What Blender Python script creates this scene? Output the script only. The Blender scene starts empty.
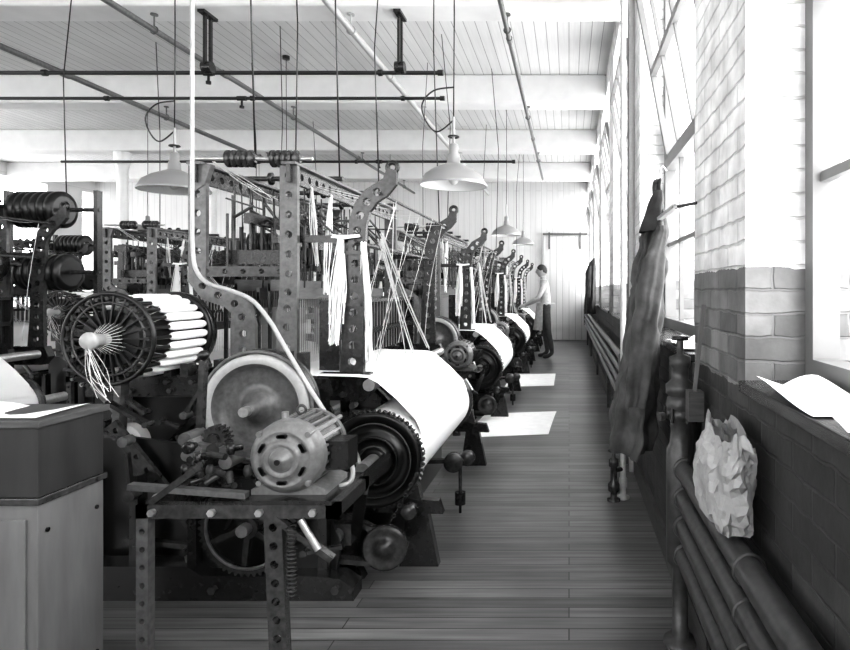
import bpy, bmesh, math, random
from mathutils import Vector, Matrix, noise
random.seed(7)
R = random.random
def U(a,b): return a+(b-a)*R()
scene = bpy.context.scene
COL = scene.collection

# ------------------------------------------------------------------ materials
def mat(name, c, rough=0.5, metal=0.0, ns=0, na=0.0, bump=0.0, c2=None, spec=0.5, stretch=(1,1,1)):
    m = bpy.data.materials.new(name); m.use_nodes = True
    nt = m.node_tree; b = nt.nodes['Principled BSDF']
    b.inputs['Base Color'].default_value = (c,c,c,1)
    b.inputs['Roughness'].default_value = rough
    b.inputs['Metallic'].default_value = metal
    b.inputs['Specular IOR Level'].default_value = spec
    if ns:
        tc = nt.nodes.new('ShaderNodeTexCoord'); mp = nt.nodes.new('ShaderNodeMapping')
        mp.inputs['Scale'].default_value = stretch
        n = nt.nodes.new('ShaderNodeTexNoise'); n.inputs['Scale'].default_value = ns
        n.inputs['Detail'].default_value = 5
        nt.links.new(tc.outputs['Object'], mp.inputs[0]); nt.links.new(mp.outputs[0], n.inputs['Vector'])
        r = nt.nodes.new('ShaderNodeValToRGB')
        lo = c*(1-na); hi = c2 if c2 is not None else min(1,c*(1+na))
        r.color_ramp.elements[0].position = 0.3; r.color_ramp.elements[1].position = 0.75
        r.color_ramp.elements[0].color = (lo,lo,lo,1); r.color_ramp.elements[1].color = (hi,hi,hi,1)
        nt.links.new(n.outputs[0], r.inputs[0]); nt.links.new(r.outputs[0], b.inputs['Base Color'])
        if bump:
            bp = nt.nodes.new('ShaderNodeBump'); bp.inputs['Strength'].default_value = bump
            bp.inputs['Distance'].default_value = 0.01
            nt.links.new(n.outputs[0], bp.inputs['Height']); nt.links.new(bp.outputs[0], b.inputs['Normal'])
    return m

M_black = mat('black_iron', .005, .30, .0, 30, .3)
M_iron  = mat('cast_iron', .011, .27, .0, 40, .3, .06, c2=.019)
M_mid   = mat('worn_iron', .032, .27, .15, 45, .3, .06, c2=.06)
M_grey  = mat('grey_enamel', .09, .34, .1, 45, .2, .05, c2=.14)
M_motor = mat('motor_enamel', .15, .32, .1, 60, .15, .03, c2=.20)
M_steel = mat('bright_steel', .50, .3, .75, 60, .12)
M_pale  = mat('pale_conduit', .40, .4, .1, 60, .08)
M_yarn  = mat('white_yarn', .90, .85, 0, 0)
M_cloth = mat('white_warp_cloth', .90, .85, 0, 160, .03, .1, stretch=(1,12,1))
M_thread= mat('thread', .62, .8)
M_heddle= mat('heddle_wire', .22, .5)
M_wood  = mat('loom_wood', .06, .5, 0, 12, .4, .1, stretch=(1,1,6))
M_lwood = mat('grey_wood', .12, .6, 0, 6, .2, .15, stretch=(3,3,.6))
M_dwood = mat('dark_wood', .02, .5, 0, 6, .3, .15, stretch=(3,3,.6))
M_white = mat('white_paint', .80, .55, 0, 6, .04)
M_shade = mat('lamp_shade_enamel', .30, .3, .3)
M_shin  = mat('shade_inside', .9, .4)
M_paper = mat('paper', .88, .8, 0, 14, .05, .2)
M_brown = mat('bag_paper', .36, .7, 0, 22, .2, .6)
M_pipe  = mat('painted_pipe', .045, .36, .1, 40, .3, .06, c2=.07)
M_dcloth= mat('dark_cloth', .02, .9, 0, 14, .4, .4, c2=.04)
M_gcloth= mat('grey_cloth', .045, .9, 0, 12, .4, .6, c2=.11)
M_shirt = mat('shirt', .42, .85, 0, 20, .2, .3)
M_trou  = mat('trousers', .04, .9, 0, 20, .3, .3)
M_apron = mat('apron', .50, .85, 0, 18, .2, .3)
M_skin  = mat('skin', .33, .55)
M_hair  = mat('hair', .015, .6, 0, 80, .5, .3)
M_shoe  = mat('shoe', .015, .4)
M_eye   = mat('eye', .03, .2)
M_sash  = mat('sash_paint', .16, .5, 0, 10, .1)

def board_mat(name, base, var, bw, axis, rough, gap=.35, length=2.4, rvar=.15):
    m = bpy.data.materials.new(name); m.use_nodes = True
    nt = m.node_tree; L = nt.links; b = nt.nodes['Principled BSDF']
    tc = nt.nodes.new('ShaderNodeTexCoord'); sp = nt.nodes.new('ShaderNodeSeparateXYZ')
    cb = nt.nodes.new('ShaderNodeCombineXYZ'); L.new(tc.outputs['Object'], sp.inputs[0])
    o = {'x':(0,1),'y':(1,0),'z':(2,0)}[axis]
    L.new(sp.outputs[o[0]], cb.inputs[0]); L.new(sp.outputs[o[1]], cb.inputs[1])
    br = nt.nodes.new('ShaderNodeTexBrick'); L.new(cb.outputs[0], br.inputs['Vector'])
    br.inputs['Scale'].default_value = 1; br.inputs['Brick Width'].default_value = length
    br.inputs['Row Height'].default_value = bw; br.inputs['Mortar Size'].default_value = bw*.035
    br.inputs['Mortar Smooth'].default_value = .2; br.offset = .37; br.squash = 1
    lo, hi = base*(1-var), base*(1+var)
    br.inputs['Color1'].default_value = (lo,lo,lo,1); br.inputs['Color2'].default_value = (hi,hi,hi,1)
    g = base*gap; br.inputs['Mortar'].default_value = (g,g,g,1)
    mp = nt.nodes.new('ShaderNodeMapping'); mp.inputs['Scale'].default_value = (1.2, 26, 1)
    L.new(cb.outputs[0], mp.inputs[0])
    n = nt.nodes.new('ShaderNodeTexNoise'); n.inputs['Scale'].default_value = 1.6; n.inputs['Detail'].default_value = 6
    L.new(mp.outputs[0], n.inputs['Vector'])
    n2 = nt.nodes.new('ShaderNodeTexNoise'); n2.inputs['Scale'].default_value = 1.1; n2.inputs['Detail'].default_value = 4
    L.new(tc.outputs['Object'], n2.inputs['Vector'])
    mr = nt.nodes.new('ShaderNodeMapRange'); L.new(n.outputs[0], mr.inputs[0])
    mr.inputs[1].default_value=.3; mr.inputs[2].default_value=.7; mr.inputs[3].default_value = 1-rvar; mr.inputs[4].default_value = 1+rvar
    mr2 = nt.nodes.new('ShaderNodeMapRange'); L.new(n2.outputs[0], mr2.inputs[0])
    mr2.inputs[1].default_value=.3; mr2.inputs[2].default_value=.7; mr2.inputs[3].default_value = 1-rvar; mr2.inputs[4].default_value = 1+rvar
    mu = nt.nodes.new('ShaderNodeMath'); mu.operation='MULTIPLY'; L.new(mr.outputs[0], mu.inputs[0]); L.new(mr2.outputs[0], mu.inputs[1])
    vm = nt.nodes.new('ShaderNodeVectorMath'); vm.operation='SCALE'
    L.new(br.outputs['Color'], vm.inputs[0]); L.new(mu.outputs[0], vm.inputs['Scale'])
    L.new(vm.outputs[0], b.inputs['Base Color'])
    bp = nt.nodes.new('ShaderNodeBump'); bp.inputs['Strength'].default_value=.4; bp.inputs['Distance'].default_value=.004; bp.invert=True
    L.new(br.outputs['Fac'], bp.inputs['Height']); L.new(bp.outputs[0], b.inputs['Normal'])
    b.inputs['Roughness'].default_value = rough
    return m
M_floor = board_mat('floor_boards', .115, .34, .075, 'x', .34, .10, 2.3, .38)
M_ceil  = board_mat('ceiling_boards', .62, .04, .12, 'y', .7, .45, 5.0, .05)
M_end   = board_mat('matchboard_wall', .64, .03, .14, 'z', .7, .75, 6.0, .04)
M_door  = board_mat('door_boards', .64, .03, .16, 'z', .6, .45, 6.0, .05)
M_beam  = mat('beam_whitewash', .72, .7, 0, 5, .05, .05)

def brick_mat():
    m = bpy.data.materials.new('brick_whitewashed_above_dado'); m.use_nodes = True
    nt = m.node_tree; L = nt.links; b = nt.nodes['Principled BSDF']
    tc = nt.nodes.new('ShaderNodeTexCoord'); sp = nt.nodes.new('ShaderNodeSeparateXYZ'); L.new(tc.outputs['Object'], sp.inputs[0])
    ad = nt.nodes.new('ShaderNodeMath'); ad.operation='ADD'; L.new(sp.outputs[0], ad.inputs[0]); L.new(sp.outputs[1], ad.inputs[1])
    cb0 = nt.nodes.new('ShaderNodeCombineXYZ'); L.new(ad.outputs[0], cb0.inputs[0]); L.new(sp.outputs[2], cb0.inputs[1])
    dn = nt.nodes.new('ShaderNodeTexNoise'); dn.inputs['Scale'].default_value=14; dn.inputs['Detail'].default_value=3; L.new(tc.outputs['Object'], dn.inputs['Vector'])
    sc = nt.nodes.new('ShaderNodeVectorMath'); sc.operation='SCALE'; sc.inputs['Scale'].default_value=.018; L.new(dn.outputs['Color'], sc.inputs[0])
    cb = nt.nodes.new('ShaderNodeVectorMath'); cb.operation='ADD'; L.new(cb0.outputs[0], cb.inputs[0]); L.new(sc.outputs[0], cb.inputs[1])
    def br(c1,c2,mo,ms=.005):
        n = nt.nodes.new('ShaderNodeTexBrick'); L.new(cb.outputs[0], n.inputs['Vector'])
        n.inputs['Scale'].default_value=1; n.inputs['Brick Width'].default_value=.205; n.inputs['Row Height'].default_value=.064
        n.inputs['Mortar Size'].default_value=ms; n.inputs['Mortar Smooth'].default_value=.6
        for k,v in (('Color1',c1),('Color2',c2),('Mortar',mo)): n.inputs[k].default_value=(v,v,v,1)
        return n
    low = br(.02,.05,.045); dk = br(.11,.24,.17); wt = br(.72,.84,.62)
    nz = nt.nodes.new('ShaderNodeTexNoise'); nz.inputs['Scale'].default_value=9; nz.inputs['Detail'].default_value=7
    L.new(tc.outputs['Object'], nz.inputs['Vector'])
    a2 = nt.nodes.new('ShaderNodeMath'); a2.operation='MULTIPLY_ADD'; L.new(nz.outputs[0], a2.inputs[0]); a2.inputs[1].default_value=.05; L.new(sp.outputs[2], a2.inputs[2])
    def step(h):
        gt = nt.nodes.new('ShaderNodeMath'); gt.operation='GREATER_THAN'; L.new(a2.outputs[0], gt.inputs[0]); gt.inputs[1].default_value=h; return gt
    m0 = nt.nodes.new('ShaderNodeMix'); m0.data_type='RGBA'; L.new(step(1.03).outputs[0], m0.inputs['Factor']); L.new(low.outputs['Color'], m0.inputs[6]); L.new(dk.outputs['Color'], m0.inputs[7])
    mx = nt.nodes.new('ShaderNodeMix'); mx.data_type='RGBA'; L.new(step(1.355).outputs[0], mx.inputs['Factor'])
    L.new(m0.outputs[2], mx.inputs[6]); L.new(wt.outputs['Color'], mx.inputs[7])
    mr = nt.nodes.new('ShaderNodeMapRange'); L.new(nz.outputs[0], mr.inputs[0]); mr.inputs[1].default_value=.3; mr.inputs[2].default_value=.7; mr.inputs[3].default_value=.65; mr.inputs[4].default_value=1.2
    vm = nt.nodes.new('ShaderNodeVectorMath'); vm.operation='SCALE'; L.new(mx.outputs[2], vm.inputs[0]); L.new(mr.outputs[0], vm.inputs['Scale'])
    L.new(vm.outputs[0], b.inputs['Base Color'])
    bp = nt.nodes.new('ShaderNodeBump'); bp.invert=True; bp.inputs['Strength'].default_value=.9; bp.inputs['Distance'].default_value=.007
    bp2 = nt.nodes.new('ShaderNodeBump'); bp2.inputs['Strength'].default_value=.6; bp2.inputs['Distance'].default_value=.012; L.new(nz.outputs[0], bp2.inputs['Height'])
    L.new(dk.outputs['Fac'], bp.inputs['Height']); L.new(bp2.outputs[0], bp.inputs['Normal']); L.new(bp.outputs[0], b.inputs['Normal'])
    b.inputs['Roughness'].default_value=.75
    return m
M_brick = brick_mat()

# ------------------------------------------------------------------ mesh builder
def frame(ax):
    ax = Vector(ax).normalized()
    h = Vector((0,0,1)) if abs(ax.z)<.9 else Vector((1,0,0))
    u = ax.cross(h).normalized(); v = ax.cross(u).normalized()
    return ax,u,v
class MB:
    def __init__(s): s.v=[]; s.f=[]; s.m=[]; s.sm=[]; s.mats=[]
    def mi(s,m):
        if m not in s.mats: s.mats.append(m)
        return s.mats.index(m)
    def add(s,vs,fs,m,smooth=False):
        o=len(s.v); s.v+= [tuple(v) for v in vs]; k=s.mi(m)
        for f in fs: s.f.append([i+o for i in f]); s.m.append(k); s.sm.append(smooth)
    def box(s,x0,x1,y0,y1,z0,z1,m):
        s.add([(x,y,z) for x in (x0,x1) for y in (y0,y1) for z in (z0,z1)],
          [(0,1,3,2),(4,6,7,5),(0,4,5,1),(2,3,7,6),(0,2,6,4),(1,5,7,3)],m)
    def bar(s,p0,p1,w,t,m,up=(0,0,1)):
        p0=Vector(p0);p1=Vector(p1); a=(p1-p0).normalized(); up=Vector(up)
        if abs(a.dot(up))>.95: up=Vector((0,1,0))
        u=a.cross(up).normalized()*t/2; v=u.cross(a).normalized()*w/2
        s.add([p+su*u+sv*v for p in (p0,p1) for su in (-1,1) for sv in (-1,1)],
          [(0,1,3,2),(4,6,7,5),(0,4,5,1),(2,3,7,6),(0,2,6,4),(1,5,7,3)],m)
    def lathe(s,c,ax,prof,m,n=24,smooth=True,caps=True):
        a,u,v=frame(ax); c=Vector(c); vs=[];fs=[]
        for r,t in prof:
            for i in range(n):
                th=2*math.pi*i/n; vs.append(c+a*t+(u*math.cos(th)+v*math.sin(th))*r)
        for j in range(len(prof)-1):
            for i in range(n):
                k=(i+1)%n; fs.append((j*n+i,j*n+k,(j+1)*n+k,(j+1)*n+i))
        s.add(vs,fs,m,smooth)
        o=len(prof)-1
        if caps:
            s.add(vs[:n],[tuple(range(n))],m); s.add(vs[o*n:],[tuple(range(n))],m)
    def cyl(s,p0,p1,r,m,n=14,r1=None):
        p0=Vector(p0);p1=Vector(p1); d=p1-p0
        s.lathe(p0,d,[(r,0),(r if r1 is None else r1,d.length)],m,n)
    def torus(s,c,ax,Rr,r,m,n=28,k=8,arc=1.0,start=0):
        a,u,v=frame(ax); c=Vector(c); vs=[];fs=[]
        N=n if arc>=1 else n+1
        for i in range(N):
            th=start+2*math.pi*arc*i/n; d=u*math.cos(th)+v*math.sin(th)
            for j in range(k):
                ph=2*math.pi*j/k; vs.append(c+d*(Rr+r*math.cos(ph))+a*r*math.sin(ph))
        for i in range(n):
            i2=(i+1)%N
            for j in range(k):
                j2=(j+1)%k; fs.append((i*k+j,i2*k+j,i2*k+j2,i*k+j2))
        s.add(vs,fs,m,True)
    def tube(s,pts,r,m,n=8,smooth_path=0):
        pts=[Vector(p) for p in pts]
        rs=r if isinstance(r,(list,tuple)) else [r]*len(pts)
        if smooth_path:
            q=[];qr=[]
            for i in range(len(pts)-1):
                p0=pts[max(i-1,0)];p1=pts[i];p2=pts[i+1];p3=pts[min(i+2,len(pts)-1)]
                for k in range(smooth_path):
                    t=k/smooth_path
                    q.append(.5*((2*p1)+(p2-p0)*t+(2*p0-5*p1+4*p2-p3)*t*t+(3*p1-p0-3*p2+p3)*t**3)); qr.append(rs[i]*(1-t)+rs[i+1]*t)
            q.append(pts[-1]);qr.append(rs[-1]); pts=q;rs=qr
        vs=[];fs=[]; pu=None
        for i,p in enumerate(pts):
            d=(pts[min(i+1,len(pts)-1)]-pts[max(i-1,0)])
            if d.length<1e-9: d=Vector((0,0,1))
            d.normalize()
            if pu is None: _,u,_v=frame(d)
            else:
                u=(pu-d*pu.dot(d)); u.normalize()
            pu=u; v=d.cross(u)
            for j in range(n):
                th=2*math.pi*j/n; vs.append(p+(u*math.cos(th)+v*math.sin(th))*rs[i])
        for i in range(len(pts)-1):
            for j in range(n):
                k=(j+1)%n; fs.append((i*n+j,i*n+k,(i+1)*n+k,(i+1)*n+j))
        fs.append(tuple(range(n))); fs.append(tuple((len(pts)-1)*n+j for j in range(n)))
        s.add(vs,fs,m,n>4)
    def ball(s,c,r,m,n=12,sc=(1,1,1)):
        vs=[];fs=[];h=n//2+1
        for j in range(h+1):
            ph=math.pi*j/h
            for i in range(n):
                th=2*math.pi*i/n
                vs.append((c[0]+r*sc[0]*math.sin(ph)*math.cos(th),c[1]+r*sc[1]*math.sin(ph)*math.sin(th),c[2]+r*sc[2]*math.cos(ph)))
        for j in range(h):
            for i in range(n):
                k=(i+1)%n; fs.append((j*n+i,j*n+k,(j+1)*n+k,(j+1)*n+i))
        s.add(vs,fs,m,True)
    def gear(s,c,r,teeth,w,m,inner=.7,spokes=5,hub=.03):
        n=teeth*4; vs=[];fs=[];ri=r*inner
        for y in (-w/2,w/2):
            for i in range(n):
                th=2*math.pi*i/n; rr=r if (i%4)<2 else r-.012
                vs.append((c[0]+rr*math.cos(th),c[1]+y,c[2]+rr*math.sin(th)))
            for i in range(n):
                th=2*math.pi*i/n; vs.append((c[0]+ri*math.cos(th),c[1]+y,c[2]+ri*math.sin(th)))
        for i in range(n):
            k=(i+1)%n
            fs+=[(i,k,n+k,n+i),(2*n+i,3*n+i,3*n+k,2*n+k),(i,2*n+i,2*n+k,k),(n+i,n+k,3*n+k,3*n+i)]
        s.add(vs,fs,m)
        s.spk(c,ri,w*.7,m,spokes,hub)
    def spk(s,c,ri,w,m,spokes,hub):
        s.cyl((c[0],c[1]-w,c[2]),(c[0],c[1]+w,c[2]),hub,m,16)
        for i in range(spokes):
            th=2*math.pi*i/spokes+.4
            s.bar((c[0]+hub*.8*math.cos(th),c[1],c[2]+hub*.8*math.sin(th)),(c[0]+ri*1.03*math.cos(th),c[1],c[2]+ri*1.03*math.sin(th)),w*.7,.022,m,up=(0,1,0))
    def prism(s,pts,fn,t,m):
        n=len(pts); vs=[fn(a,b,-t/2) for a,b in pts]+[fn(a,b,t/2) for a,b in pts]
        fs=[tuple(range(n)),tuple(range(2*n-1,n-1,-1))]+[(i,(i+1)%n,n+(i+1)%n,n+i) for i in range(n)]
        s.add(vs,fs,m)
    def perf(s,path,w,t,hr,fn,m,skip=()):
        P=[Vector(p) for p in path]; N=len(P); ws=w if isinstance(w,(list,tuple)) else [w]*N
        Lf=[];Rt=[]
        for i in range(N):
            d=(P[min(i+1,N-1)]-P[max(i-1,0)]).normalized(); nrm=Vector((-d.y,d.x))
            Lf.append(P[i]+nrm*ws[i]/2); Rt.append(P[i]-nrm*ws[i]/2)
        for i in range(N-1):
            A,B,C,D=Lf[i],Rt[i],Rt[i+1],Lf[i+1]
            if i in skip or not hr:
                vs=[fn(q.x,q.y,c) for c in (-t/2,t/2) for q in (A,B,C,D)]
                s.add(vs,[(0,1,2,3),(7,6,5,4),(1,5,6,2),(0,3,7,4),(0,4,5,1),(3,2,6,7)],m); continue
            bd=[]
            for q0,q1 in ((A,B),(B,C),(C,D),(D,A)):
                for k in range(4): bd.append(q0.lerp(q1,k/4))
            ce=(A+B+C+D)/4; ci=[]
            h=min(hr,(A-B).length*.36,(B-C).length*.4)
            for q in bd:
                d=(q-ce).normalized(); ci.append(ce+d*h)
            vs=[];n=16
            for c in (-t/2,t/2):
                vs+=[fn(q.x,q.y,c) for q in bd]+[fn(q.x,q.y,c) for q in ci]
            fs=[]
            for k in range(n):
                k2=(k+1)%n
                fs+=[(k,k2,n+k2,n+k),(2*n+k,3*n+k,3*n+k2,2*n+k2),(n+k,n+k2,3*n+k2,3*n+k),(k,2*n+k,2*n+k2,k2)]
            s.add(vs,fs,m)
    def grid(s,fn,nu,nv,m,smooth=True):
        vs=[fn(i/nu,j/nv) for i in range(nu+1) for j in range(nv+1)]
        fs=[(i*(nv+1)+j,(i+1)*(nv+1)+j,(i+1)*(nv+1)+j+1,i*(nv+1)+j+1) for i in range(nu) for j in range(nv)]
        s.add(vs,fs,m,smooth)
    def strands(s,p0,p1,n,s0,s1,m,r=.0016,sag=.02):
        p0=Vector(p0);p1=Vector(p1)
        for i in range(n):
            a=p0+Vector((U(-s0,s0),U(-s0,s0),U(-s0,s0)*.5)); b=p1+Vector((U(-s1,s1),U(-s1,s1),U(-s1,s1)*.7))
            md=(a+b)/2+Vector((U(-sag,sag),U(-sag,sag),-abs(U(0,sag))))
            s.tube([a,md,b],r,m,3,3)
    def mesh(s,name,org=(0,0,0)):
        me=bpy.data.meshes.new(name); o=Vector(org)
        me.from_pydata([tuple(Vector(v)-o) for v in s.v],[],s.f)
        for m in s.mats: me.materials.append(m)
        me.polygons.foreach_set('material_index',s.m); me.polygons.foreach_set('use_smooth',s.sm)
        me.update(); bm=bmesh.new(); bm.from_mesh(me); bmesh.ops.recalc_face_normals(bm,faces=bm.faces); bm.to_mesh(me); bm.free()
        return me
    def obj(s,name,org=(0,0,0),parent=None,bevel=0):
        ob=bpy.data.objects.new(name,s.mesh(name,org)); COL.objects.link(ob)
        if parent: ob.parent=parent
        else: ob.location=org
        if bevel:
            b=ob.modifiers.new('bevel','BEVEL'); b.width=bevel; b.segments=2; b.limit_method='ANGLE'
        return ob
def empty(name,loc):
    e=bpy.data.objects.new(name,None); e.location=loc; e.empty_display_size=.2; COL.objects.link(e); return e

XW=.47; WO=.87; H=4.0; YE=15.2; YB=-3.0; XL=-12.0
# ------------------------------------------------------------------ room
b=MB(); b.box(XL-.3,WO,YB-.3,YE+.3,-.15,0,M_floor); b.obj('floor')
b=MB(); b.box(XL-.3,WO,YB-.3,YE+.3,H,H+.15,M_ceil); b.obj('ceiling')
SILL=1.03; HEAD=3.72; PER=2.37
piers=[(1.60+PER*k,2.24+PER*k) for k in range(-2,6)]
b=MB()
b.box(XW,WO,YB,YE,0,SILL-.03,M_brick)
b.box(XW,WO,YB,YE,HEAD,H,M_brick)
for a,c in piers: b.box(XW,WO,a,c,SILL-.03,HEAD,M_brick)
b.obj('wall_right')
b=MB(); b.box(XL-.3,WO,YE,YE+.3,0,H,M_end); b.obj('wall_back')
b=MB(); b.box(XL-.3,WO,YB-.3,YB,0,1.3,M_end); b.box(XL-.3,WO,YB-.3,YB,3.7,H,M_end)
x=XL-.3
while x<WO:
    b.box(x,min(x+1.2,WO),YB-.3,YB,1.3,3.7,M_end); x+=2.4
b.obj('wall_front')
b=MB(); b.box(XL-.3,XL,YB,YE,0,.9,M_end); b.box(XL-.3,XL,YB,YE,3.7,H,M_end)
y=YB
while y<YE:
    b.box(XL-.3,XL,y,min(y+1.0,YE),.9,3.7,M_end); y+=2.4
b.obj('wall_left')

wins=[(piers[i][1],piers[i+1][0]) for i in range(len(piers)-1)]+[(piers[-1][1],YE)]
for i,(a,c) in enumerate(wins):
    b=MB(); X=.66; t=.05
    b.box(X-.03,X+.04,a,a+t,SILL,HEAD,M_sash); b.box(X-.03,X+.04,c-t,c,SILL,HEAD,M_sash)
    b.box(X-.03,X+.04,a+t,c-t,SILL,SILL+.06,M_sash); b.box(X-.03,X+.04,a+t,c-t,HEAD-.06,HEAD,M_sash)
    tz=2.05
    b.box(X-.035,X+.045,a+t,c-t,tz,tz+.06,M_sash)
    n=4
    for k in range(1,n):
        yy=a+(c-a)*k/n; b.box(X-.01,X+.015,yy-.012,yy+.012,SILL+.06,tz,M_sash)
    b.box(X-.01,X+.015,a+t,c-t,1.55,1.575,M_sash)
    if c-a>1:
        lean=.16; z0=tz+.07; z1=HEAD-.5
        def q(y,tt): return (X-.01-lean*tt*1.3,y,z0+(z1-z0)*tt)
        for yy in (a+t+.03,c-t-.03): b.bar(q(yy,0),q(yy,1),.045,.035,M_sash,up=(0,1,0))
        for tt in (0,.5,1): b.bar(q(a+t+.03,tt),q(c-t-.03,tt),.045,.035,M_sash)
        for k in range(1,n):
            yy=a+(c-a)*k/n; b.bar(q(yy,0),q(yy,1),.02,.02,M_sash,up=(0,1,0))
        b.box(X-.03,X+.04,a+t,c-t,HEAD-.5,HEAD-.45,M_sash)
    b.obj('window_%d'%(i+1))
    b=MB(); b.box(XW-.02,.62,a+.003,c-.003,SILL-.03,SILL,M_mid); b.obj('trim_%d'%(i+1),bevel=.004)
b=MB(); b.box(XW-.02,XW,YB,YE,0,.12,M_wood); b.obj('baseboard_right')
b=MB(); b.box(XL,-.75,YE-.02,YE,0,.18,M_end); b.obj('baseboard_back')

BEAMY=[7.75+2.6*k for k in range(-3,4)]
for yc in BEAMY:
    b=MB(); b.box(XL,XW,yc-.16,yc+.16,H-.36,H,M_beam)
    b.obj('ceiling_beam',bevel=.02)
for k in (-1,0,1,2):
    yc=7.75+2.6*k
    b=MB(); b.lathe((-7.7,yc,0),(0,0,1),[(.13,0),(.13,.12),(.09,.16),(.085,3.35),(.11,3.42),(.13,3.5),(.13,3.64)],M_white,20); b.obj('cast_iron_column')
b=MB(); b.box(-.66,.44,YE-.07,YE-.01,.02,2.62,M_door)
b.box(-.66,.44,YE-.085,YE-.07,.3,.42,M_door); b.box(-.66,.44,YE-.085,YE-.07,2.2,2.32,M_door)
b.box(-.66,.46,YE-.09,YE-.03,2.66,2.70,M_grey)
for xx in (-.5,.28): b.box(xx-.02,xx+.02,YE-.10,YE-.085,2.3,2.72,M_grey)
b.box(-.60,-.57,YE-.12,YE-.085,.95,1.2,M_pipe)
b.obj('door_1')

# ------------------------------------------------------------------ overhead piping
def mainpipe(x,y0,y1,z,r,m):
    b=MB(); b.cyl((x,y0,z),(x,y1,z),r,m,12)
    for yy in BEAMY:
        if y0<yy<y1:
            b.cyl((x,yy,z+r),(x,yy,H-.361),.007,m,6); b.torus((x,yy,z),(0,1,0),r+.006,.006,m,16,6); b.cyl((x,yy,H-.372),(x,yy,H-.361),.03,m,12)
    for i in range(1,4):
        yy=y0+(y1-y0)*i/4+.3; b.cyl((x,yy-.04,z),(x,yy+.04,z),r*1.3,m,12)
    return b.obj('sprinkler_pipe')
mainpipe(-.53,-2,12.1,3.5,.022,M_grey)
mainpipe(-1.87,-2,14,3.5,.03,M_pale)
mainpipe(-3.56,-2,13.8,3.5,.026,M_grey)
mainpipe(-5.2,-2,13.8,3.5,.03,M_grey)
def crosspipe(x0,x1,y,z,r):
    b=MB(); b.cyl((x0,y,z),(x1,y,z),r,M_black,12)
    for xx in (-1.87,-3.56,-5.2):
        if x0<xx<x1: b.cyl((xx-.02,y,z),(xx+.02,y,z),r*1.6,M_black,14)
    b.cyl((x1-.05,y,z),(x1,y,z),r*1.5,M_black,12)
    for xx in (x0*.7+x1*.3,x0*.3+x1*.7): b.cyl((xx-.05,y,z),(xx+.05,y,z),r*1.5,M_black,12); b.cyl((xx,y,z-.09),(xx,y,z),.012,M_black,8); b.cyl((xx,y,z-.11),(xx,y,z-.085),.025,M_black,10)
    return b.obj('cross_pipe')
crosspipe(-9,-1.25,5.95,3.424,.02); crosspipe(-9,-1.4,6.75,3.426,.018); crosspipe(-8.5,-.9,10.05,3.420,.022)
for x in (-3.1,-1.45):
    b=MB(); yb=5.15
    b.box(x-.03,x+.03,yb-.1,yb+.1,H-.385,H-.361,M_iron); b.bar((x,yb-.04,H-.38),(x,yb-.04,3.2),.03,.02,M_iron); b.bar((x,yb+.04,H-.38),(x,yb+.04,3.2),.03,.02,M_iron)
    b.cyl((x-.04,yb,3.18),(x+.04,yb,3.18),.05,M_iron,16)
    b.obj('shaft_hanger')

def pendant(x,y,z,r=.20,m=M_shade,loop=False):
    b=MB(); c=(x,y,z)
    b.lathe(c,(0,0,1),[(r,0),(r+.004,.008),(r*.97,.02),(r*.86,.065),(r*.62,.10),(r*.35,.125),(.04,.14),(.036,.19),(.028,.2),(.028,.25),(.012,.26)],m,32,caps=False)
    b.lathe(c,(0,0,1),[(r*.985,.002),(r*.94,.03),(r*.8,.07),(r*.55,.095),(.04,.115)],M_shin,32,caps=False)
    b.cyl((x,y,z+.06),(x,y,z+.12),.02,M_white,12); b.ball((x,y,z+.045),.032,M_white,12,(1,1,1.2))
    b.cyl((x,y,z+.25),(x,y,z+.42),.008,m,8)
    b.tube([(x,y,z+.4),(x+.004,y,z+1.0),(x,y,H-.03)],.004,M_black,6)
    b.cyl((x,y,H-.04),(x,y,H-.001),.04,M_black,14)
    if loop:
        b.tube([(x,y,z+.40),(x-.1,y,z+.33),(x-.17,y,z+.40),(x-.19,y,z+.5),(x-.12,y,z+.58),(x,y,z+.60)],.005,M_black,6,6)
        b.torus((x,y,z+.30),(0,0,1),.03,.006,M_black,14,6)
    return b.obj('pendant_lamp')
pendant(-.70,3.64,1.90,.20,loop=True)
pendant(-2.63,4.0,1.93,.215,loop=True)
pendant(-.84,8.05,2.0,.20); pendant(-.84,11.0,2.10,.20); pendant(-3.3,7.0,2.0); pendant(-5.9,8.4,2.05,.2); pendant(-3.4,11.4,2.05); 
pendant(-6.2,12.0,2.1)

# ------------------------------------------------------------------ power loom (shared meshes)
ORG=(-1.4,3.5,0)
XZ=lambda y0:(lambda a,c,t:(a,y0+t,c))
YZ=lambda x0:(lambda a,c,t:(x0+t,a,c))
def seg(p0,p1,n): return [(p0[0]+(p1[0]-p0[0])*i/n,p0[1]+(p1[1]-p0[1])*i/n) for i in range(n+1)]
parts=[]
def part(b,name): parts.append((name,b.mesh(name,ORG)))

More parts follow.
